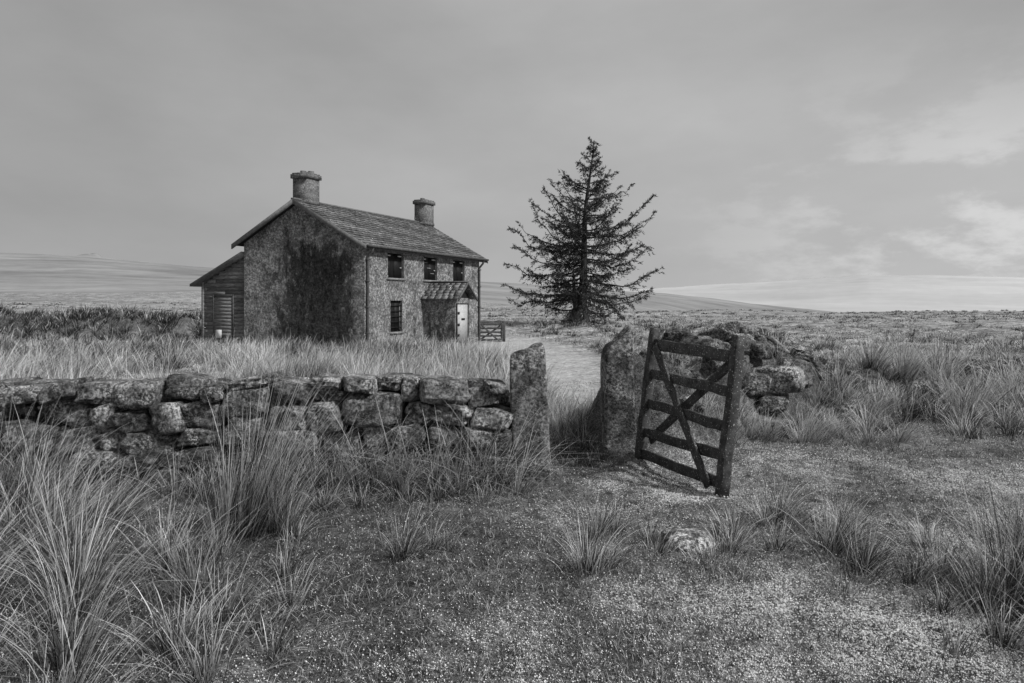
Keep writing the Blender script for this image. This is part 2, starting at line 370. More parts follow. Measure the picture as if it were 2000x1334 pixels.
# ---------------- house
A0=np.array([-6.77,28.2,0]);Fv=np.array([.493,.870,0]);Gv=np.array([-.96,.28,0])
def HL(P):
    P=np.asarray(P,float);return A0+P[:,0:1]*Fv+P[:,1:2]*Gv+P[:,2:3]*np.array([0,0,1.])
S=9.75;T=6.6;RG=3.5;ZR=6.6;OV=.3
def roofz(t):
    t=np.asarray(t,float)
    return np.where(t<RG,ZR-(RG-t)*(ZR-4.36)/(RG+OV),ZR-(t-RG)*(ZR-4.58)/(T+OV-RG))
house=bpy.data.objects.new('stone_farmhouse',None);house.location=Vector(A0)+Vector((-1,4,-.4));scn.collection.objects.link(house)
def gridwall(name,uu,zz,fmap,mossf,holes=()):
    Fq=[];
    uu=np.array(sorted(set(np.round(uu,3))));zz=np.array(sorted(set(np.round(zz,3))))
    U,Z=np.meshgrid(uu,zz,indexing='ij');id=np.arange(U.size).reshape(U.shape)
    for i in range(len(uu)-1):
        for j in range(len(zz)-1):
            cu=(uu[i]+uu[i+1])/2;cz=(zz[j]+zz[j+1])/2
            if any(h[0]<cu<h[1] and h[2]<cz<h[3] for h in holes):continue
            Fq.append([id[i,j],id[i+1,j],id[i+1,j+1],id[i,j+1]])
    P=fmap(U.ravel(),Z.ravel());Wd=HL(P)
    return mesh_np(name,Wd,np.array(Fq),mat=M_wall,extra={'moss':mossf(U.ravel(),Z.ravel())},parent=house)
holes=[(1.6,2.8,2.95,4.15),(4.42,5.58,2.95,4.15),(7.05,8.2,2.95,4.15),(1.8,2.68,.32,1.85),(4.8,5.7,-.9,1.7)]
us=list(np.linspace(0,S,30));zs=list(np.linspace(-.9,1,8))+list(np.linspace(1,4.45,15))
for h in holes:us+=[h[0],h[1]];zs+=[h[2],h[3]]
gridwall('front_wall',us,zs,lambda u,z:np.stack([u,0*u,z],1),lambda u,z:-.25-.3*np.clip(z/2,0,1)+.7*np.exp(-((u-4.0)/.6)**2)*(z<2),holes)
gridwall('rear_wall',np.linspace(0,S,20),np.linspace(-.9,4.6,12),lambda u,z:np.stack([u,0*u+T,z],1),lambda u,z:0*u+.2)
def gm(u,z):
    z=-.9+z*(roofz(u)+.8)
    return -.55+1.75*np.exp(-(np.abs(u-2.5)/2.35)**3-(np.abs(z-1.9)/3.0)**4)+.35*np.exp(-((z+.2)/.9)**2)-.6*np.exp(-(u/.35)**2)
for s,nm in((0,'gable_wall'),(S,'far_gable_wall')):
    gridwall(nm,np.linspace(0,T,46),np.linspace(0,1,44),lambda u,z,s=s:np.stack([0*u+s,u,-.9+z*(roofz(u)-.10+.9)],1),gm)
rv=MB()
for h in holes:
    a,b,c_,d=h;D=.16
    for q in ([(a,0,c_),(a,D,c_),(a,D,d),(a,0,d)],[(b,0,c_),(b,0,d),(b,D,d),(b,D,c_)],[(a,0,d),(a,D,d),(b,D,d),(b,0,d)],[(a,0,c_),(b,0,c_),(b,D,c_),(a,D,c_)]):
        rv.add(np.array(q,float),q=[[0,1,2,3]])
rv.build('window_reveals',M_cham,house,fn=HL)
sh=MB();pl=MB();sl=MB()
for i,h in enumerate(holes):
    a,b,c_,d=h;m=(a+b)/2
    sh.box((a,.13,c_),(m-.015,.18,d));sh.box((m+.015,.13,c_),(b,.18,d));sh.box((m-.02,.16,c_),(m+.02,.2,d))
    if i<3:
        for (x,z) in((a+.05,d-.14),(b-.32,d-.14)):pl.box((x,.09,z),(x+.26,.125,z+.06))
        pl.box((a+.03,.09,c_+.05),(a+.14,.125,c_+.12));pl.box((b-.16,.09,c_+.5),(b-.05,.125,c_+.55),.6)
        if i==1: 
            for k in range(3):pl.box((a+.12+k*.3,.09,d-.30-k*.28),(a+.42+k*.3,.125,d-.27-k*.28),.5)
    if i==3:
        for k in range(5):sh.box((a-.02,.04,c_+.2+k*.27),(b+.02,.07,c_+.235+k*.27))
        pl.box((a+.05,.09,d-.5),(a+.09,.12,c_+.1),.45);pl.box((b-.1,.09,d-.2),(b-.06,.12,c_+.1),.3)
    if i<4: sl.box((a-.08,-.07,c_-.10),(b+.08,.12,c_-.002),1.6)
sh.build('window_shutters',M_black,house,fn=HL);pl.build('shutter_fixings',M_white,house,fn=HL);sl.build('window_sills',M_trim,house,fn=HL)
dk=MB()
dk.hexa(np.array([(-OV,-OV,4.30),(S+OV,-OV,4.30),(S+OV,RG,ZR-.06),(-OV,RG,ZR-.06),(-OV,-OV,4.36),(S+OV,-OV,4.36),(S+OV,RG,ZR),(-OV,RG,ZR)],float))
dk.hexa(np.array([(-OV,T+OV,4.52),(-OV,RG,ZR-.065),(S+OV,RG,ZR-.065),(S+OV,T+OV,4.52),(-OV,T+OV,4.58),(-OV,RG,ZR-.005),(S+OV,RG,ZR-.005),(S+OV,T+OV,4.58)],float))
dk.build('roof_deck',M_black,house,fn=HL)
sl=MB()
for side in(0,1):
    n=17;te=-OV-.05 if side==0 else T+OV+.05
    for r in range(n):
        t0=te+(RG-te)*r/n;t1=te+(RG-te)*min((r+1.15)/n,1.0)
        z0=float(roofz(t0));z1=float(roofz(t1))
        x=-OV-.02-(.2 if r%2 else 0)
        while x<S+OV:
            w=rng.uniform(.3,.46);x0=max(x,-OV-.03);x1=min(x+w-.012,S+OV+.03);x+=w
            if x1-x0<.05:continue
            j=rng.uniform(0,.012);dt=rng.normal()*.012
            sl.hexa(np.array([(x0,t0+dt,z0+.02+j),(x1,t0+dt,z0+.02+j),(x1,t1,z1+.004),(x0,t1,z1+.004),(x0,t0+dt,z0+.05+j),(x1,t0+dt,z0+.05+j),(x1,t1,z1+.018),(x0,t1,z1+.018)]),c=rng.uniform(.5,1.2)*(1+.25*math.sin(x*.9+r)))
sl.build('roof_slates',M_slate,house,fn=HL)
tr=MB()
tr.beam((-OV-.05,RG,ZR+.03),(S+OV+.05,RG,ZR+.03),.22,.10)
for s in(-OV-.05,S+OV+.05):
    for (ta,tb) in((-OV-.05,RG),(T+OV+.05,RG)):
        za=float(roofz(ta));zb=ZR
        tr.hexa(np.array([(s-.03,ta,za-.2),(s+.03,ta,za-.2),(s+.03,tb,zb-.2),(s-.03,tb,zb-.2),(s-.03,ta,za+.03),(s+.03,ta,za+.03),(s+.03,tb,zb+.03),(s-.03,tb,zb+.03)]),c=1.1)
tr.build('bargeboards_and_ridge',M_trim,house,fn=HL)
gt=MB()
gt.beam((-OV,-OV-.09,4.33),(S+OV,-OV-.09,4.33),.12,.10)
gt.beam((-OV,-OV-.01,4.24),(S+OV,-OV-.01,4.24),.03,.14)
def pipe(mb,pts,r):
    pts=[np.array(p,float) for p in pts]
    for a,b in zip(pts[:-1],pts[1:]):
        d=(b-a)/np.linalg.norm(b-a);u=np.cross(d,(0.3,1,.1));u/=np.linalg.norm(u);w=np.cross(d,u)
        V=[p+r*(u*math.cos(k*math.pi/4)+w*math.sin(k*math.pi/4)) for p in(a-d*r*.3,b+d*r*.3) for k in range(8)]
        mb.add(np.array(V),q=[[k,(k+1)%8,8+(k+1)%8,8+k] for k in range(8)])
pipe(gt,[(.12,-.36,4.3),(.12,-.3,4.1),(.12,-.08,3.85),(.12,-.08,-.5)],.055)
pipe(gt,[(S-.1,-.36,4.3),(S-.1,-.3,4.1),(S-.1,-.08,3.85),(S-.1,-.08,-.5)],.055)
for z in(.3,1.5,2.7,3.7):
    for s in(.12,S-.1):gt.box((s-.08,-.15,z),(s+.08,-.002,z+.06))
gt.build('gutter_and_downpipes',M_lead,house,fn=HL)
ch=MB()
for (s0,s1,t0,t1,zt) in((.10,.85,3.12,3.92,7.68),(S-.75,S+.02,2.95,3.70,7.72)):
    ch.box((s0,t0,5.9),(s1,t1,zt-.001))
    ch.box((s0-.03,t0-.03,6.45),(s1+.03,t1+.03,6.62),.8)
    ch.box((s0-.07,t0-.07,zt),(s1+.07,t1+.07,zt+.2),.9)
    ch.box((s0-.02,t0-.02,zt+.2),(s1+.02,t1+.02,zt+.27),1.1)
ch.build('chimneys',M_cham,house,fn=HL)
pt=MB()
for (s,t,z) in((.45,3.66,7.95),(.55,3.32,7.93),(S-.4,3.4,7.98)):
    pipe(pt,[(s,t,z-.05),(s,t,z+.10)],.13)
    pt.add(np.array([(s+.13*math.cos(k*math.pi/4),t+.13*math.sin(k*math.pi/4),z+.12) for k in range(8)]),q=[[0,1,2,3],[0,3,4,7],[4,5,6,7]])
pt.build('chimney_pots',M_cham,house,fn=HL)
PS0,PS1,PP=4.35,5.65,1.8
def pwall(nm,a,b,c_,d,moss):
    n=14;u=np.linspace(0,1,n);U,Z=np.meshgrid(u,u,indexing='ij')
    a,b,c_,d=[np.array(q,float) for q in(a,b,c_,d)]
    P=a+(b-a)*U.ravel()[:,None];Qp=d+(c_-d)*U.ravel()[:,None];W_=P+(Qp-P)*Z.ravel()[:,None]
    id=np.arange(n*n).reshape(n,n)
    mesh_np(nm,HL(W_),np.stack([id[:-1,:-1],id[1:,:-1],id[1:,1:],id[:-1,1:]],-1).reshape(-1,4),mat=M_wall,extra={'moss':moss(U.ravel(),Z.ravel())},parent=house)
pwall('porch_side',(PS0,0,-.9),(PS0,-PP,-.9),(PS0,-PP,2.0),(PS0,0,2.0),lambda u,z:-.1+.9*np.exp(-(z/.45)**2)+.2*(1-u))
pwall('porch_side',(PS1,-PP,-.9),(PS1,0,-.9),(PS1,0,2.0),(PS1,-PP,2.0),lambda u,z:.1+0*u)
pwall('porch_front',(PS0,-PP,-.9),(PS1,-PP,-.9),(PS1,-PP,2.0),(PS0,-PP,2.0),lambda u,z:-.1+0*u)
pd=MB();m=(PS0+PS1)/2
pd.box((m-.55,-PP-.05,-.42),(m+.38,-PP-.004,1.66),.75)
pd.build('porch_door',M_white,house,fn=HL)
pd=MB()
for z in(.0,.55,1.15):pd.box((m-.53,-PP-.075,z),(m-.38,-PP-.052,z+.13))
pd.box((m-.2,-PP-.07,.85),(m+.1,-PP-.052,.95));pd.box((m-.6,-PP-.06,-.42),(m-.555,-PP-.003,1.7));pd.box((m+.385,-PP-.06,-.42),(m+.46,-PP-.003,1.7));pd.box((m-.6,-PP-.06,1.665),(m+.46,-PP-.003,1.72))
pd.add(np.array([(PS0-.0,-PP-.003,2.0),(PS1,-PP-.003,2.0),(m,-PP-.003,2.68)]),t=[[0,1,2]])
pd.build('door_hardware_and_frame',M_black,house,fn=HL)
pr=MB();zr=2.82;ze=1.93;po=.22
for sgn,se in((-1,PS0-po),(1,PS1+po)):
    n=6
    for r in range(n):
        s0=se+(m-se)*r/n;s1=se+(m-se)*min((r+1.2)/n,1);z0=ze+(zr-ze)*r/n;z1=ze+(zr-ze)*min((r+1.2)/n,1)
        y=-PP-.28
        while y<0:
            w=rng.uniform(.28,.4);y1=min(y+w-.01,0);
            pr.hexa(np.array([(s0,y,z0),(s1,y,z1-.02),(s1,y1,z1-.02),(s0,y1,z0),(s0,y,z0+.04),(s1,y,z1+.012),(s1,y1,z1+.012),(s0,y1,z0+.04)]),c=rng.uniform(.6,1.35));y+=w
pr.build('porch_roof',M_slate,house,fn=HL)
pb=MB()
pb.beam((m,-PP-.3,zr+.03),(m,0,zr+.03),.14,.07,c=.9)
for se in(PS0-po,PS1+po):
    pb.hexa(np.array([(se,-PP-.34,ze-.1),(m,-PP-.34,zr-.1),(m,-PP-.29,zr-.1),(se,-PP-.29,ze-.1),(se,-PP-.34,ze+.05),(m,-PP-.34,zr+.05),(m,-PP-.29,zr+.05),(se,-PP-.29,ze+.05)]),c=.8)
pb.build('porch_bargeboards',M_trim,house,fn=HL)
LT0,LT1=6.62,9.2;LS0,LS1=.15,4.0
ln=MB()
zb=-.7
while zb<4.1:
    z1=zb+.19
    sa=LS0
    tmax=LT1 if z1<2.78 else LT0+(4.12-z1)/((4.12-2.78)/(LT1-LT0))
    if tmax>=LT0+.05:
        t=LT0+.003
        while t<tmax:
            w=rng.uniform(1.2,2.4);t1=min(t+w,tmax)
            ln.hexa(np.array([(sa-.035,t,zb),(sa+.02,t,zb),(sa+.02,t,z1+.02),(sa-.01,t,z1+.02),(sa-.035,t1-.006,zb),(sa+.02,t1-.006,zb),(sa+.02,t1-.006,z1+.02),(sa-.01,t1-.006,z1+.02)])[[0,1,5,4,3,2,6,7]],c=rng.uniform(.7,1.3));t=t1
    if z1<2.75: ln.box((LS0,LT1-.02,zb),(LS1,LT1+.03,z1-.01),rng.uniform(.7,1.3))
    zb=z1
ln.hexa(np.array([(LS0+.03,LT0,-.9),(LS1,LT0,-.9),(LS1,LT1-.03,-.9),(LS0+.03,LT1-.03,-.9),(LS0+.03,LT0,4.05),(LS1,LT0,4.05),(LS1,LT1-.03,2.7),(LS0+.03,LT1-.03,2.7)]),c=.3)
ln.box((LS0-.06,LT1-.08,-.8),(LS0+.0,LT1+.05,2.78),1.2);ln.build('shed_cladding',M_boards,house,fn=HL)
lr=MB();lr.hexa(np.array([(LS0-.3,LT0,4.12),(LS1+.1,LT0,4.12),(LS1+.1,LT1+.5,2.56),(LS0-.3,LT1+.5,2.56),(LS0-.3,LT0,4.24),(LS1+.1,LT0,4.24),(LS1+.1,LT1+.5,2.68),(LS0-.3,LT1+.5,2.68)]),c=1)
lr.build('shed_roof',M_trim,house,fn=HL)
sd=MB();zz=.08
while zz<2.0:
    sd.box((LS0-.075,7.36,zz),(LS0-.04,8.46,zz+.16),rng.uniform(.85,1.2));zz+=.175
for (a,b,c_,d) in((7.3,7.36,.02,2.15),(8.46,8.52,.02,2.15),(7.36,8.46,2.07,2.15)):sd.box((LS0-.09,a,c_),(LS0-.03,b,d),.45)
sd.build('shed_door',M_boards,house,fn=HL)
wb=MB();wb.box((LS0-.12,8.0,.0),(LS0-.08,8.32,.4));wb.build('meter_box',M_white,house,fn=HL)

# ---------------- spruce
tree=bpy.data.objects.new('spruce_tree',None);TX,TY=4.9,45.0;TZ=float(H(TX,TY));tree.location=(TX,TY,TZ);scn.collection.objects.link(tree)
TH=12.9
tb=MB()
def tube(mb,pts,rad,n=8):
    pts=np.array(pts);V=[]
    for i,p in enumerate(pts):
        d=pts[min(i+1,len(pts)-1)]-pts[max(i-1,0)];d/=np.linalg.norm(d)
        u=np.cross(d,(.2,.9,.15));u/=np.linalg.norm(u);w=np.cross(d,u)
        for k in range(n):
            a=2*math.pi*k/n;V.append(p+rad[i]*(u*math.cos(a)+w*math.sin(a)))
    q=[[i*n+k,i*n+(k+1)%n,(i+1)*n+(k+1)%n,(i+1)*n+k] for i in range(len(pts)-1) for k in range(n)]
    mb.add(np.array(V),q=q)
def trunk(z): return np.array([TX+ .95*(z/TH)+.12*math.sin(z*.6)-.0,TY+.1*math.sin(z*.5),TZ+z])
zz=np.linspace(-.3,TH,26);tube(tb,[trunk(z) for z in zz],[.62*math.exp(-max(z,0)*1.5)+.34*(1-max(z,0)/TH)**.9+.015 for z in zz],10)
tube(tb,[trunk(.1),trunk(.8)+np.array([-.35,-.2,0]),trunk(1.8)+np.array([-.6,-.3,0]),trunk(4)+np.array([-.8,-.2,0])],[.25,.2,.16,.06])
P0=[];LD=[];SH=[]
def branch(zb,az,Lb,asc,cur,fz):
    h=np.array([math.cos(az),math.sin(az),0]);b0=trunk(zb)
    wob=rng.normal()*.14;sd_=np.array([-h[1],h[0],0])
    U=np.linspace(0,1,9);kk=rng.normal(size=9)*.035*Lb
    pts=np.array([b0+Lb*(h*u*.96+sd_*wob*u*u+np.array([0,0,1])*(asc*u-.15*math.sin(u*3.14)*(.5 if fz<.6 else 0)+cur*u**3))+np.array([0,0,kk[i]*u]) for i,u in enumerate(U)])
    tube(tb,pts,[(.03+.016*Lb)*(1-u)**.8*.6+.008 for u in U],5)
    nt_=int(Lb/.10)+3
    cl=rng.random(4)*6.3
    lowf=1.0 if fz<.5 else .8
    for q in range(nt_):
        u=.14+.88*(q+rng.random())/nt_
        u=min(u,.999)
        dens=.5+.45*math.sin(u*13+cl[0])
        if rng.random()>dens+.35:continue
        f=u*8;i=int(f);p=pts[i]+(pts[min(i+1,8)]-pts[i])*(f-i)
        dr=pts[min(i+1,8)]-pts[i];dr/=np.linalg.norm(dr)+1e-6
        side=1 if q%2 else -1
        tl=(.38+1.0*(1-u)**.7*min(1,Lb/3))*rng.uniform(.45,1.2)*lowf
        td=dr*rng.uniform(.5,1)+sd_*side*rng.uniform(.2,.9)+np.array([0,0,rng.uniform(-.6,.35)+.25*(u>.7)])
        td/=np.linalg.norm(td)
        m=int(5+tl*15);v_=rng.random(m)
        c_=p+td*(v_*tl)[:,None]+np.stack([0*v_,0*v_,-.35*tl*v_**2],1)+rng.normal(size=(m,3))*.04
        ld=td+rng.normal(size=(m,3))*.6;ld[:,2]-=.25;ld/=np.linalg.norm(ld,axis=1)[:,None]
        P0.append(c_);LD.append(ld*rng.uniform(.10,.26,m)[:,None]);SH.append(np.full(m,rng.uniform(.02,.09))*rng.uniform(.7,1.3,m))
z=1.45
while z<TH-.15:
    fz=z/TH
    Lmax=np.interp(fz,[.1,.17,.3,.45,.55,.66,.75,.83,.92,1],[5.4,5.8,5.4,4.9,4.2,2.9,2.0,1.3,.65,.2])
    k=rng.integers(4,7) if fz<.55 else rng.integers(3,5)
    a0=rng.random()*6.3
    for j in range(k):
        az=a0+j*6.283/k+rng.normal()*.35;zb=z+rng.normal()*.2
        Lb=Lmax*(rng.uniform(.4,.9) if rng.random()<.72 else rng.uniform(.9,1.15))
        asc=np.interp(fz,[.1,.3,.6,.9,1],[-.10,.03,.2,.4,1.2])+rng.normal()*.12
        cur=np.interp(fz,[.08,.4,.8,1],[.02,.14,.24,.1])+rng.normal()*.08
        branch(zb,az,Lb,asc,cur,fz)
    z+=np.interp(fz,[0,.5,.6,1],[.38,.42,.46,.36])*rng.uniform(.7,1.3)
for (zb,az,Lb,asc,cur) in [(7.6,2.9,2.9,.62,.1),(6.3,.1,5.2,.36,.14),(5.4,.3,5.5,.36,.12),(5.2,3.1,5.6,.12,.1),(5.6,2.8,5.2,.15,.16),(9.4,.4,1.9,.7,.2),(9.6,2.8,1.7,.5,.2),(4.4,3.3,5.4,.02,.2),(3.0,.05,6.1,.0,.15),(2.4,3.0,5.9,-.05,.12),(7.9,3.2,2.6,.8,.1),(8.3,.2,2.8,.4,.2)]:
    branch(zb,az,Lb,asc,cur,zb/TH)
P0=np.concatenate(P0);LD=np.concatenate(LD);SH=np.concatenate(SH)
wv=np.cross(LD,rng.normal(size=LD.shape));wv/=np.linalg.norm(wv,axis=1)[:,None];wv*=rng.uniform(.022,.045,len(wv))[:,None]
V=np.stack([P0-wv,P0+wv,P0+LD],1).reshape(-1,3)
tb.build('trunk_and_limbs',M_bark,tree,smooth=True)
mesh_np('foliage',V,np.arange(len(V)).reshape(-1,3),np.repeat(SH,3),M_needle,parent=tree)

# ---------------- grasses
def blades(base,az,L_,lean,bend,w,shade,nseg=4):
    n=len(base);T_=np.linspace(0,1,nseg+1)
    hd=np.stack([np.cos(az),np.sin(az),0*az],1);wa=az+np.pi/2+rng.normal(size=n)*.9
    wd=np.stack([np.cos(wa),np.sin(wa),0*wa],1)
    V=np.zeros((n,2*nseg+1,3));C=np.zeros((n,2*nseg+1))
    for i,t in enumerate(T_):
        hor=lean*t+bend*t**2.2;ver=t-(.35*lean+.55*bend)*t**2.2
        p=base+hd*(L_*hor)[:,None];p[:,2]+=L_*ver
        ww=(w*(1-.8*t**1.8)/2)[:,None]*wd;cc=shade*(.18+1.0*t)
        if i<nseg:V[:,2*i]=p-ww;V[:,2*i+1]=p+ww;C[:,2*i]=cc;C[:,2*i+1]=cc
        else:V[:,2*i]=p;C[:,2*i]=cc
    o=(np.arange(n)*(2*nseg+1))[:,None]
    q=np.concatenate([o+np.array([[2*i,2*i+1,2*i+3,2*i+2]]) for i in range(nseg-1)]) if nseg>1 else np.zeros((0,4),int)
    t=o+np.array([[2*nseg-2,2*nseg-1,2*nseg]])
    return V.reshape(-1,3),q,t,np.clip(C.ravel(),0,.92)
def tussocks(name,T,nseg=4,wid=.0036,wk=.00058):
    T=np.array(T,float);n=T[:,3].astype(int);R_=np.repeat(T,n,0);N_=len(R_)
    r=np.abs(rng.normal(size=N_))*R_[:,2]*.55;th=rng.random(N_)*6.283
    x=R_[:,0]+r*np.cos(th);y=R_[:,1]+r*np.sin(th)
    d=np.hypot(x,y)
    out=np.clip(r/(R_[:,2]+1e-6),0,1.3)
    sp=R_[:,6]
    wx=np.repeat(rng.uniform(.0,.30,len(T)),n);wy=np.repeat(rng.normal(0,.1,len(T)),n);tb_=np.repeat(rng.uniform(.7,1.2,len(T)),n)
    vx=np.cos(th)*(out*.5+.1)*sp+rng.normal(size=N_)*.17*sp+wx;vy=np.sin(th)*(out*.5+.1)*sp+rng.normal(size=N_)*.17*sp+wy
    az=np.arctan2(vy,vx);lean=np.clip(np.hypot(vx,vy),0,.85)
    bend=np.clip(rng.normal(.16,.2,N_)*sp,0,.85)
    L_=R_[:,4]*rng.uniform(.35,1.1,N_)*(1-.2*out)
    pale=rng.random(N_)<R_[:,5]
    shd=np.where(pale,rng.uniform(.5,1.05,N_),rng.uniform(.02,.12,N_))*tb_
    w=np.maximum(wid,d*wk)*rng.uniform(.7,1.3,N_)*np.where(pale,1.1,1)
    z=np.where(R_[:,7]>-5,R_[:,7],H(x,y)-.01)
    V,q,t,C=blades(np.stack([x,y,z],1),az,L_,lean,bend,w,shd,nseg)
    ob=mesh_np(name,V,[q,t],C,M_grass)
    print(name,N_)
    return ob
G=[]
Zn=-9
def a(x,y,r,n,l,p=.55,s=1.,z=Zn):G.append((x,y,r,n,l,p,s,z))
a(-1.86,4.35,.15,430,1.42,.62,.5);a(-1.7,4.42,.1,130,1.05,.55,.75);a(-2.0,4.3,.12,170,1.15,.55,.55);a(-1.6,4.35,.12,120,.7,.5,1.2)
for (x,y,r,n,l) in [(-3.8,4.9,.25,330,1.0),(-4.15,5.0,.22,260,1.05),(-3.4,4.3,.22,300,.8),(-3.0,4.6,.2,200,.65),(-3.9,4.1,.25,320,.95),(-2.9,3.9,.22,300,.8),(-2.5,3.5,.2,320,.75),(-2.9,3.2,.22,330,.8),(-2.2,3.1,.18,290,.66),(-2.6,2.75,.2,300,.75),(-1.95,2.7,.18,240,.58),(-2.1,3.75,.16,190,.6),(-1.75,3.4,.16,220,.6),(-1.45,3.1,.15,170,.5),(-1.5,2.75,.16,180,.48),(-2.2,2.4,.18,220,.6),(-1.7,2.35,.18,180,.5),(-2.8,2.3,.22,260,.8),(-3.3,2.8,.22,260,.85),(-1.2,2.95,.1,80,.33),(-1.05,2.75,.1,70,.3),(-1.35,3.7,.12,110,.34),(-1.9,3.95,.15,120,.45),(-1.2,3.3,.12,90,.32),(-1.25,2.5,.15,120,.4),(-4.6,4.6,.3,400,.9)]:
    a(x,y,r,n,l,.60,1.0)
for i in range(40):
    x=-1.85+i*.047+rng.normal()*.03;a(x,5.34+rng.normal()*.1,.1,58,rng.uniform(.5,1.1),.55,1.35)
for i in range(30):
    x=rng.uniform(-5.5,-2);a(x,5.33+rng.normal()*.1,.1,50,rng.uniform(.2,.55),.45,1.1)
for i in range(26):
    a(rng.uniform(-1.9,-.05),rng.uniform(4.85,5.25),.12,60,rng.uniform(.15,.38),.5,1.5)
for (x,y,r,n,l,p) in [(-.67,3.82,.12,170,.40,.45),(-.5,3.95,.08,80,.28,.5),(-.4,3.9,.06,40,.2,.5),(.45,3.66,.12,180,.42,.5),(.62,3.8,.07,60,.25,.5),(.6,4.25,.14,160,.40,.55),(.75,4.4,.1,80,.28,.5),(.95,4.2,.12,110,.27,.5),(1.45,4.05,.13,160,.28,.55),(1.25,3.88,.2,160,.15,.5),(.95,3.95,.1,90,.22,.5),(1.55,4.3,.12,130,.3,.5),(2.1,4.0,.14,220,.5,.6),(2.3,4.15,.1,100,.4,.5),(2.15,3.75,.22,280,.35,.3),(2.35,3.6,.15,160,.28,.3),(2.0,4.6,.15,150,.40,.5),(1.85,4.5,.1,100,.28,.5),(2.5,4.65,.12,70,.22,.5),(2.75,4.1,.12,110,.28,.5),(2.72,3.35,.22,380,.84,.42),(3.1,3.5,.2,340,.9,.42),(2.9,3.1,.25,380,.82,.38),(2.5,3.25,.16,200,.42,.3),(2.25,3.2,.14,130,.27,.4),(2.6,3.7,.16,140,.32,.4),(2.35,2.95,.15,150,.3,.45),(2.05,2.85,.1,60,.2,.5),(1.85,3.4,.1,60,.18,.5),(3.5,4.2,.2,200,.5,.5),(3.5,3.3,.3,360,.9,.45),(2.5,2.6,.2,200,.42,.45),(1.35,3.6,.12,70,.14,.5),(-1.5,4.3,.12,90,.25,.5),(1.75,4.05,.12,120,.25,.5)]:
    a(x,y,r,n,l,p,1.1)
for i in range(14):a(.45+rng.random()*.5,6.9+rng.random()*1.2,.12,90,rng.uniform(.28,.5),.45,1.2)
for i in range(10):a(.5+rng.random()*.5,6.25+rng.random()*.6,.1,60,rng.uniform(.15,.35),.15,1.1)
tussocks('rush_grass',G,5)
G=[]
def okhouse(x,y):
    r=np.linalg.solve(np.array([[.493,-.96],[.870,.28]]),np.array([x+6.77,y-28.2]))
    if -.25<r[0]<10.3 and -2.0<r[1]<9.5:return False
    return pathmask(np.array(x),np.array(y))<.25
cnt=0
while cnt<880:
    y=6.9+rng.random()**1.0*22;x=rng.uniform(-.95*y-1,.0+.05*y)
    if fbm(x,y,.45,3,50)<.42 or not okhouse(x,y):continue
    dk_=fbm(x,y,.3,3,51)
    lm=np.interp(y,[7,10,16,22,28],[1.0,1.1,1.0,.9,.8])
    a(x,y,.18,int(np.interp(y,[7,15,28],[130,95,60])),rng.uniform(.5,1.18)*lm,.8 if dk_>.46 else .28,.95);cnt+=1
cnt=0
while cnt<150:
    y=8+rng.random()*20;x=rng.uniform(0,.17*y+.6)
    if pathmask(np.array(x),np.array(y))>.2:continue
    a(x,y,.22,110,rng.uniform(.35,.75),.75,1.0);cnt+=1
cnt=0
while cnt<650:
    y=7.2+rng.random()**1.2*28;x=rng.uniform(.15*y,1.0*y+1)
    b=float(bank(np.array(x),np.array(y),BK,.9))
    yb_=np.interp(x,BK[:,0],BK[:,1])
    if y<yb_-1.7 and rng.random()<.9:continue
    if b>.2 and x<4.5:continue
    if pathmask(np.array(x),np.array(y))>.3:continue
    if fbm(x,y,.4,3,52)<.43 and b<.2:continue
    a(x,y,.2,int(np.interp(y,[7,15,33],[130,85,45])),rng.uniform(.28,.75) if b<.3 else rng.uniform(.15,.38),.8 if fbm(x,y,.3,3,55)>.46 else .25,1.05);cnt+=1
for i in range(170):
    x=1.6+rng.random()**1.3*7;y=np.interp(x,BK[:,0],BK[:,1])+rng.normal()*.35
    a(x,y,.13,45,rng.uniform(.06,.22),.3,1.5)
for (x,y,l) in [(6.6,9.0,.85),(6.9,9.4,.9),(7.4,9.2,.8),(5.7,8.9,.7),(5.2,8.7,.6),(4.4,8.2,.55),(3.9,8.0,.42),(4.7,8.0,.5),(5.9,8.2,.45),(6.6,8.0,.55),(7.2,8.3,.6),(7.8,8.8,.8),(8.6,10,1.25),(8.0,10.2,1.15),(8.3,9.6,1.0),(2.8,7.25,.42),(3.2,7.35,.4),(2.4,7.05,.38),(2.1,6.95,.3),(6.2,9.9,.9),(5.6,9.6,.8),(3.6,7.6,.42),(7.1,10.3,.9)]:
    for k in range(3):a(x+rng.normal()*.15,y+rng.normal()*.15,.2,140,l*rng.uniform(.8,1.1),.72,1.0)
tussocks('rush_grass',G,4)
G=[]
cnt=0
while cnt<2400:
    y=26+rng.random()**1.3*100;x=rng.uniform(-1.0*y,1.0*y)
    if not okhouse(x,y):continue
    if fbm(x,y,.15,3,53)<.42:continue
    if (x-4.9)**2+(y-45)**2<4:continue
    a(x,y,rng.uniform(.3,.8),28,rng.uniform(.2,.5),.7 if fbm(x,y,.1,3,54)>.46 else .2,1.3);cnt+=1
for i in range(420):
    x=rng.uniform(-44,-13.5);y=np.interp(x,LB[:,0],LB[:,1])+rng.normal()*1.6-.8
    if not okhouse(x,y):continue
    a(x,y,.5,46,rng.uniform(.4,.95),.12 if rng.random()<.8 else .6,1.2)
for i in range(120):
    x=rng.uniform(-.4,16);y=rng.uniform(36,44)
    if abs(x-.2)<1:continue
    a(x,y,.5,40,rng.uniform(.3,.65),.3,1.2)
tussocks('rush_grass',G,2,wk=.0007)
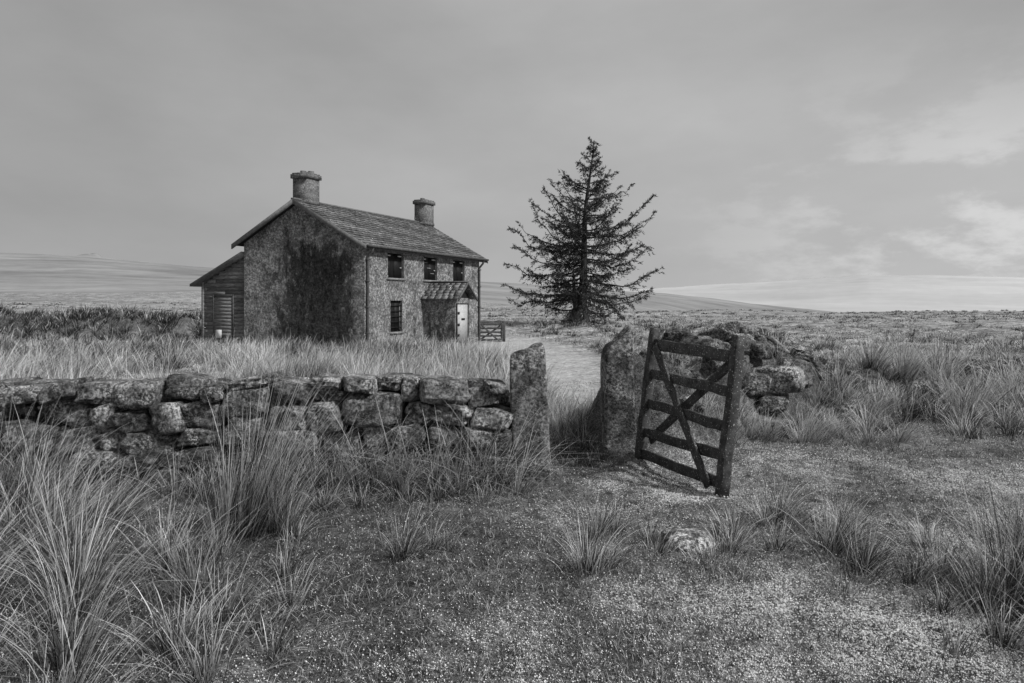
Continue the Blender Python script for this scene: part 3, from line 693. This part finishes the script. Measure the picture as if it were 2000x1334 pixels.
def turf(name,n,ymax,lmin,lmax,dens):
    y=2.15*np.exp(rng.random(n)*np.log(ymax/2.15));x=(rng.random(n)*2-1)*(.95*y+.3)
    m=dens(x,y)>rng.random(n);x=x[m];y=y[m];n=len(x)
    z=H(x,y)-.003;d=np.hypot(x,y)
    pale=rng.random(n)<.38
    sh_=np.where(pale,rng.uniform(.4,.95,n),rng.uniform(.02,.13,n))
    V,q,t,C=blades(np.stack([x,y,z],1),rng.random(n)*6.28,rng.uniform(lmin,lmax,n)*(1+.8*fbm(x,y,3,3,60)),rng.uniform(.2,.9,n),rng.uniform(0,.4,n),np.maximum(.0028,d*.0006),sh_,2)
    mesh_np(name,V,[q,t],C,M_grass);print(name,n)
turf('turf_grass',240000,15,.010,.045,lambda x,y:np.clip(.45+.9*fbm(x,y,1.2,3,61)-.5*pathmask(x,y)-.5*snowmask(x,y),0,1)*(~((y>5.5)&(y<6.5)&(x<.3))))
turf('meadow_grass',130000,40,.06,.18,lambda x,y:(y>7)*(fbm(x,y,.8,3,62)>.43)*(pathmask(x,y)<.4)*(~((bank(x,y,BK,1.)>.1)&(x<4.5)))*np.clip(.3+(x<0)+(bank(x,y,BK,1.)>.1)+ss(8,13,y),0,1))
n=9000;x=rng.uniform(-8,-.2,n);y=rng.uniform(5.74,6.4,n);z=.72+np.interp(x,LX,LZ)
V,q,t,C=blades(np.stack([x,y,z],1),rng.random(n)*6.28,rng.uniform(.02,.08,n),rng.uniform(.2,.9,n),rng.uniform(0,.4,n),np.full(n,.0045),np.where(rng.random(n)<.35,rng.uniform(.3,.7,n),rng.uniform(.04,.12,n)),2)
mesh_np('wall_top_grass',V,[q,t],C,M_grass)
n=460000
y=2.15*np.exp(rng.random(n)*np.log(12/2.15));x=(rng.random(n)*2-1)*(.93*y+.3)
s=snowmask(x,y);m=(s**1.5*.62+.05)*np.clip(4.2/y,0,1)**1.5>rng.random(n)
m&=~((y>5.5)&(y<6.5)&(x<.35));m&=bank(x,y,BK,.7)<.25
x=x[m];y=y[m];n=len(x);z=H(x,y)+rng.uniform(0,.012,n);r=(.0016+.0036*rng.random(n)**2)*np.clip(y/4.5,1,1.4)
O=np.array([[1,0,0],[-1,0,0],[0,1,0],[0,-1,0],[0,0,1],[0,0,-1]],float)
V=(np.stack([x,y,z],1)[:,None]+O[None]*r[:,None,None]*rng.uniform(.7,1.3,(n,6,1))).reshape(-1,3)
Ft=np.array([[0,2,4],[2,1,4],[1,3,4],[3,0,4],[2,0,5],[1,2,5],[3,1,5],[0,3,5]])
mesh_np('hail',V,((np.arange(n)*6)[:,None,None]+Ft[None]).reshape(-1,3),mat=M_hail);print('hail',n)

# ---------------- world, sun, camera
w=bpy.data.worlds.new('World');scn.world=w;w.use_nodes=True;nt=w.node_tree;nt.nodes.clear()
SE,SA=math.radians(42),math.radians(116)
sky=nt.nodes.new('ShaderNodeTexSky');sky.sky_type='NISHITA';sky.sun_disc=False;sky.sun_elevation=SE;sky.sun_rotation=SA
bw=nt.nodes.new('ShaderNodeRGBToBW');nt.links.new(sky.outputs[0],bw.inputs[0])
tc=nt.nodes.new('ShaderNodeTexCoord');sx=nt.nodes.new('ShaderNodeSeparateXYZ');nt.links.new(tc.outputs['Generated'],sx.inputs[0])
mp=nt.nodes.new('ShaderNodeMapping');mp.inputs['Scale'].default_value=(1,1,2.4);mp.inputs['Rotation'].default_value=(0,.35,0);nt.links.new(tc.outputs['Generated'],mp.inputs[0])
nA=noise(nt,mp.outputs[0],1.6,6,.52);nB=noise(nt,mp.outputs[0],5.0,9,.62)
right=mr(nt,sx.outputs[0],.12,.72,0,1,True);low=mr(nt,sx.outputs[2],.40,.06,0,1,True)
rl=mth(nt,'MULTIPLY',right,low)
base=mth(nt,'ADD',.325,mth(nt,'MULTIPLY',mth(nt,'SUBTRACT',nA,.5),.34))
base=mth(nt,'ADD',base,mth(nt,'MULTIPLY',mr(nt,sx.outputs[0],-.6,.3,0,1,True),.075))
base=mth(nt,'ADD',base,mth(nt,'MULTIPLY',rl,.11))
cl=mth(nt,'MULTIPLY',mr(nt,nB,.47,.62,0,1,True),rl);base=mth(nt,'ADD',base,mth(nt,'MULTIPLY',cl,.19))
hz=mr(nt,sx.outputs[2],.12,.0,0,.04,True);base=mth(nt,'ADD',base,hz)
base=mth(nt,'ADD',base,mth(nt,'MULTIPLY',bw.outputs[0],.004))
bg=nt.nodes.new('ShaderNodeBackground');cc=nt.nodes.new('ShaderNodeCombineColor')
for i in range(3):nt.links.new(base,cc.inputs[i])
nt.links.new(cc.outputs[0],bg.inputs[0]);bg.inputs[1].default_value=1.0
o=nt.nodes.new('ShaderNodeOutputWorld');nt.links.new(bg.outputs[0],o.inputs[0])
sl_=bpy.data.lights.new('sun','SUN');sl_.energy=3.8;sl_.angle=math.radians(6);so=bpy.data.objects.new('sun',sl_);scn.collection.objects.link(so)
dv=Vector((math.sin(SA)*math.cos(SE),math.cos(SA)*math.cos(SE),math.sin(SE)))
so.rotation_euler=dv.to_track_quat('Z','Y').to_euler();so.location=(20,0,30)
cam=bpy.data.cameras.new('camera');co=bpy.data.objects.new('camera',cam);scn.collection.objects.link(co)
co.location=(0,0,1.6);co.rotation_euler=(math.radians(90),0,0);cam.sensor_width=36;cam.lens=21.6;cam.shift_y=-.035;cam.clip_end=8000;cam.clip_start=.05
scn.camera=co
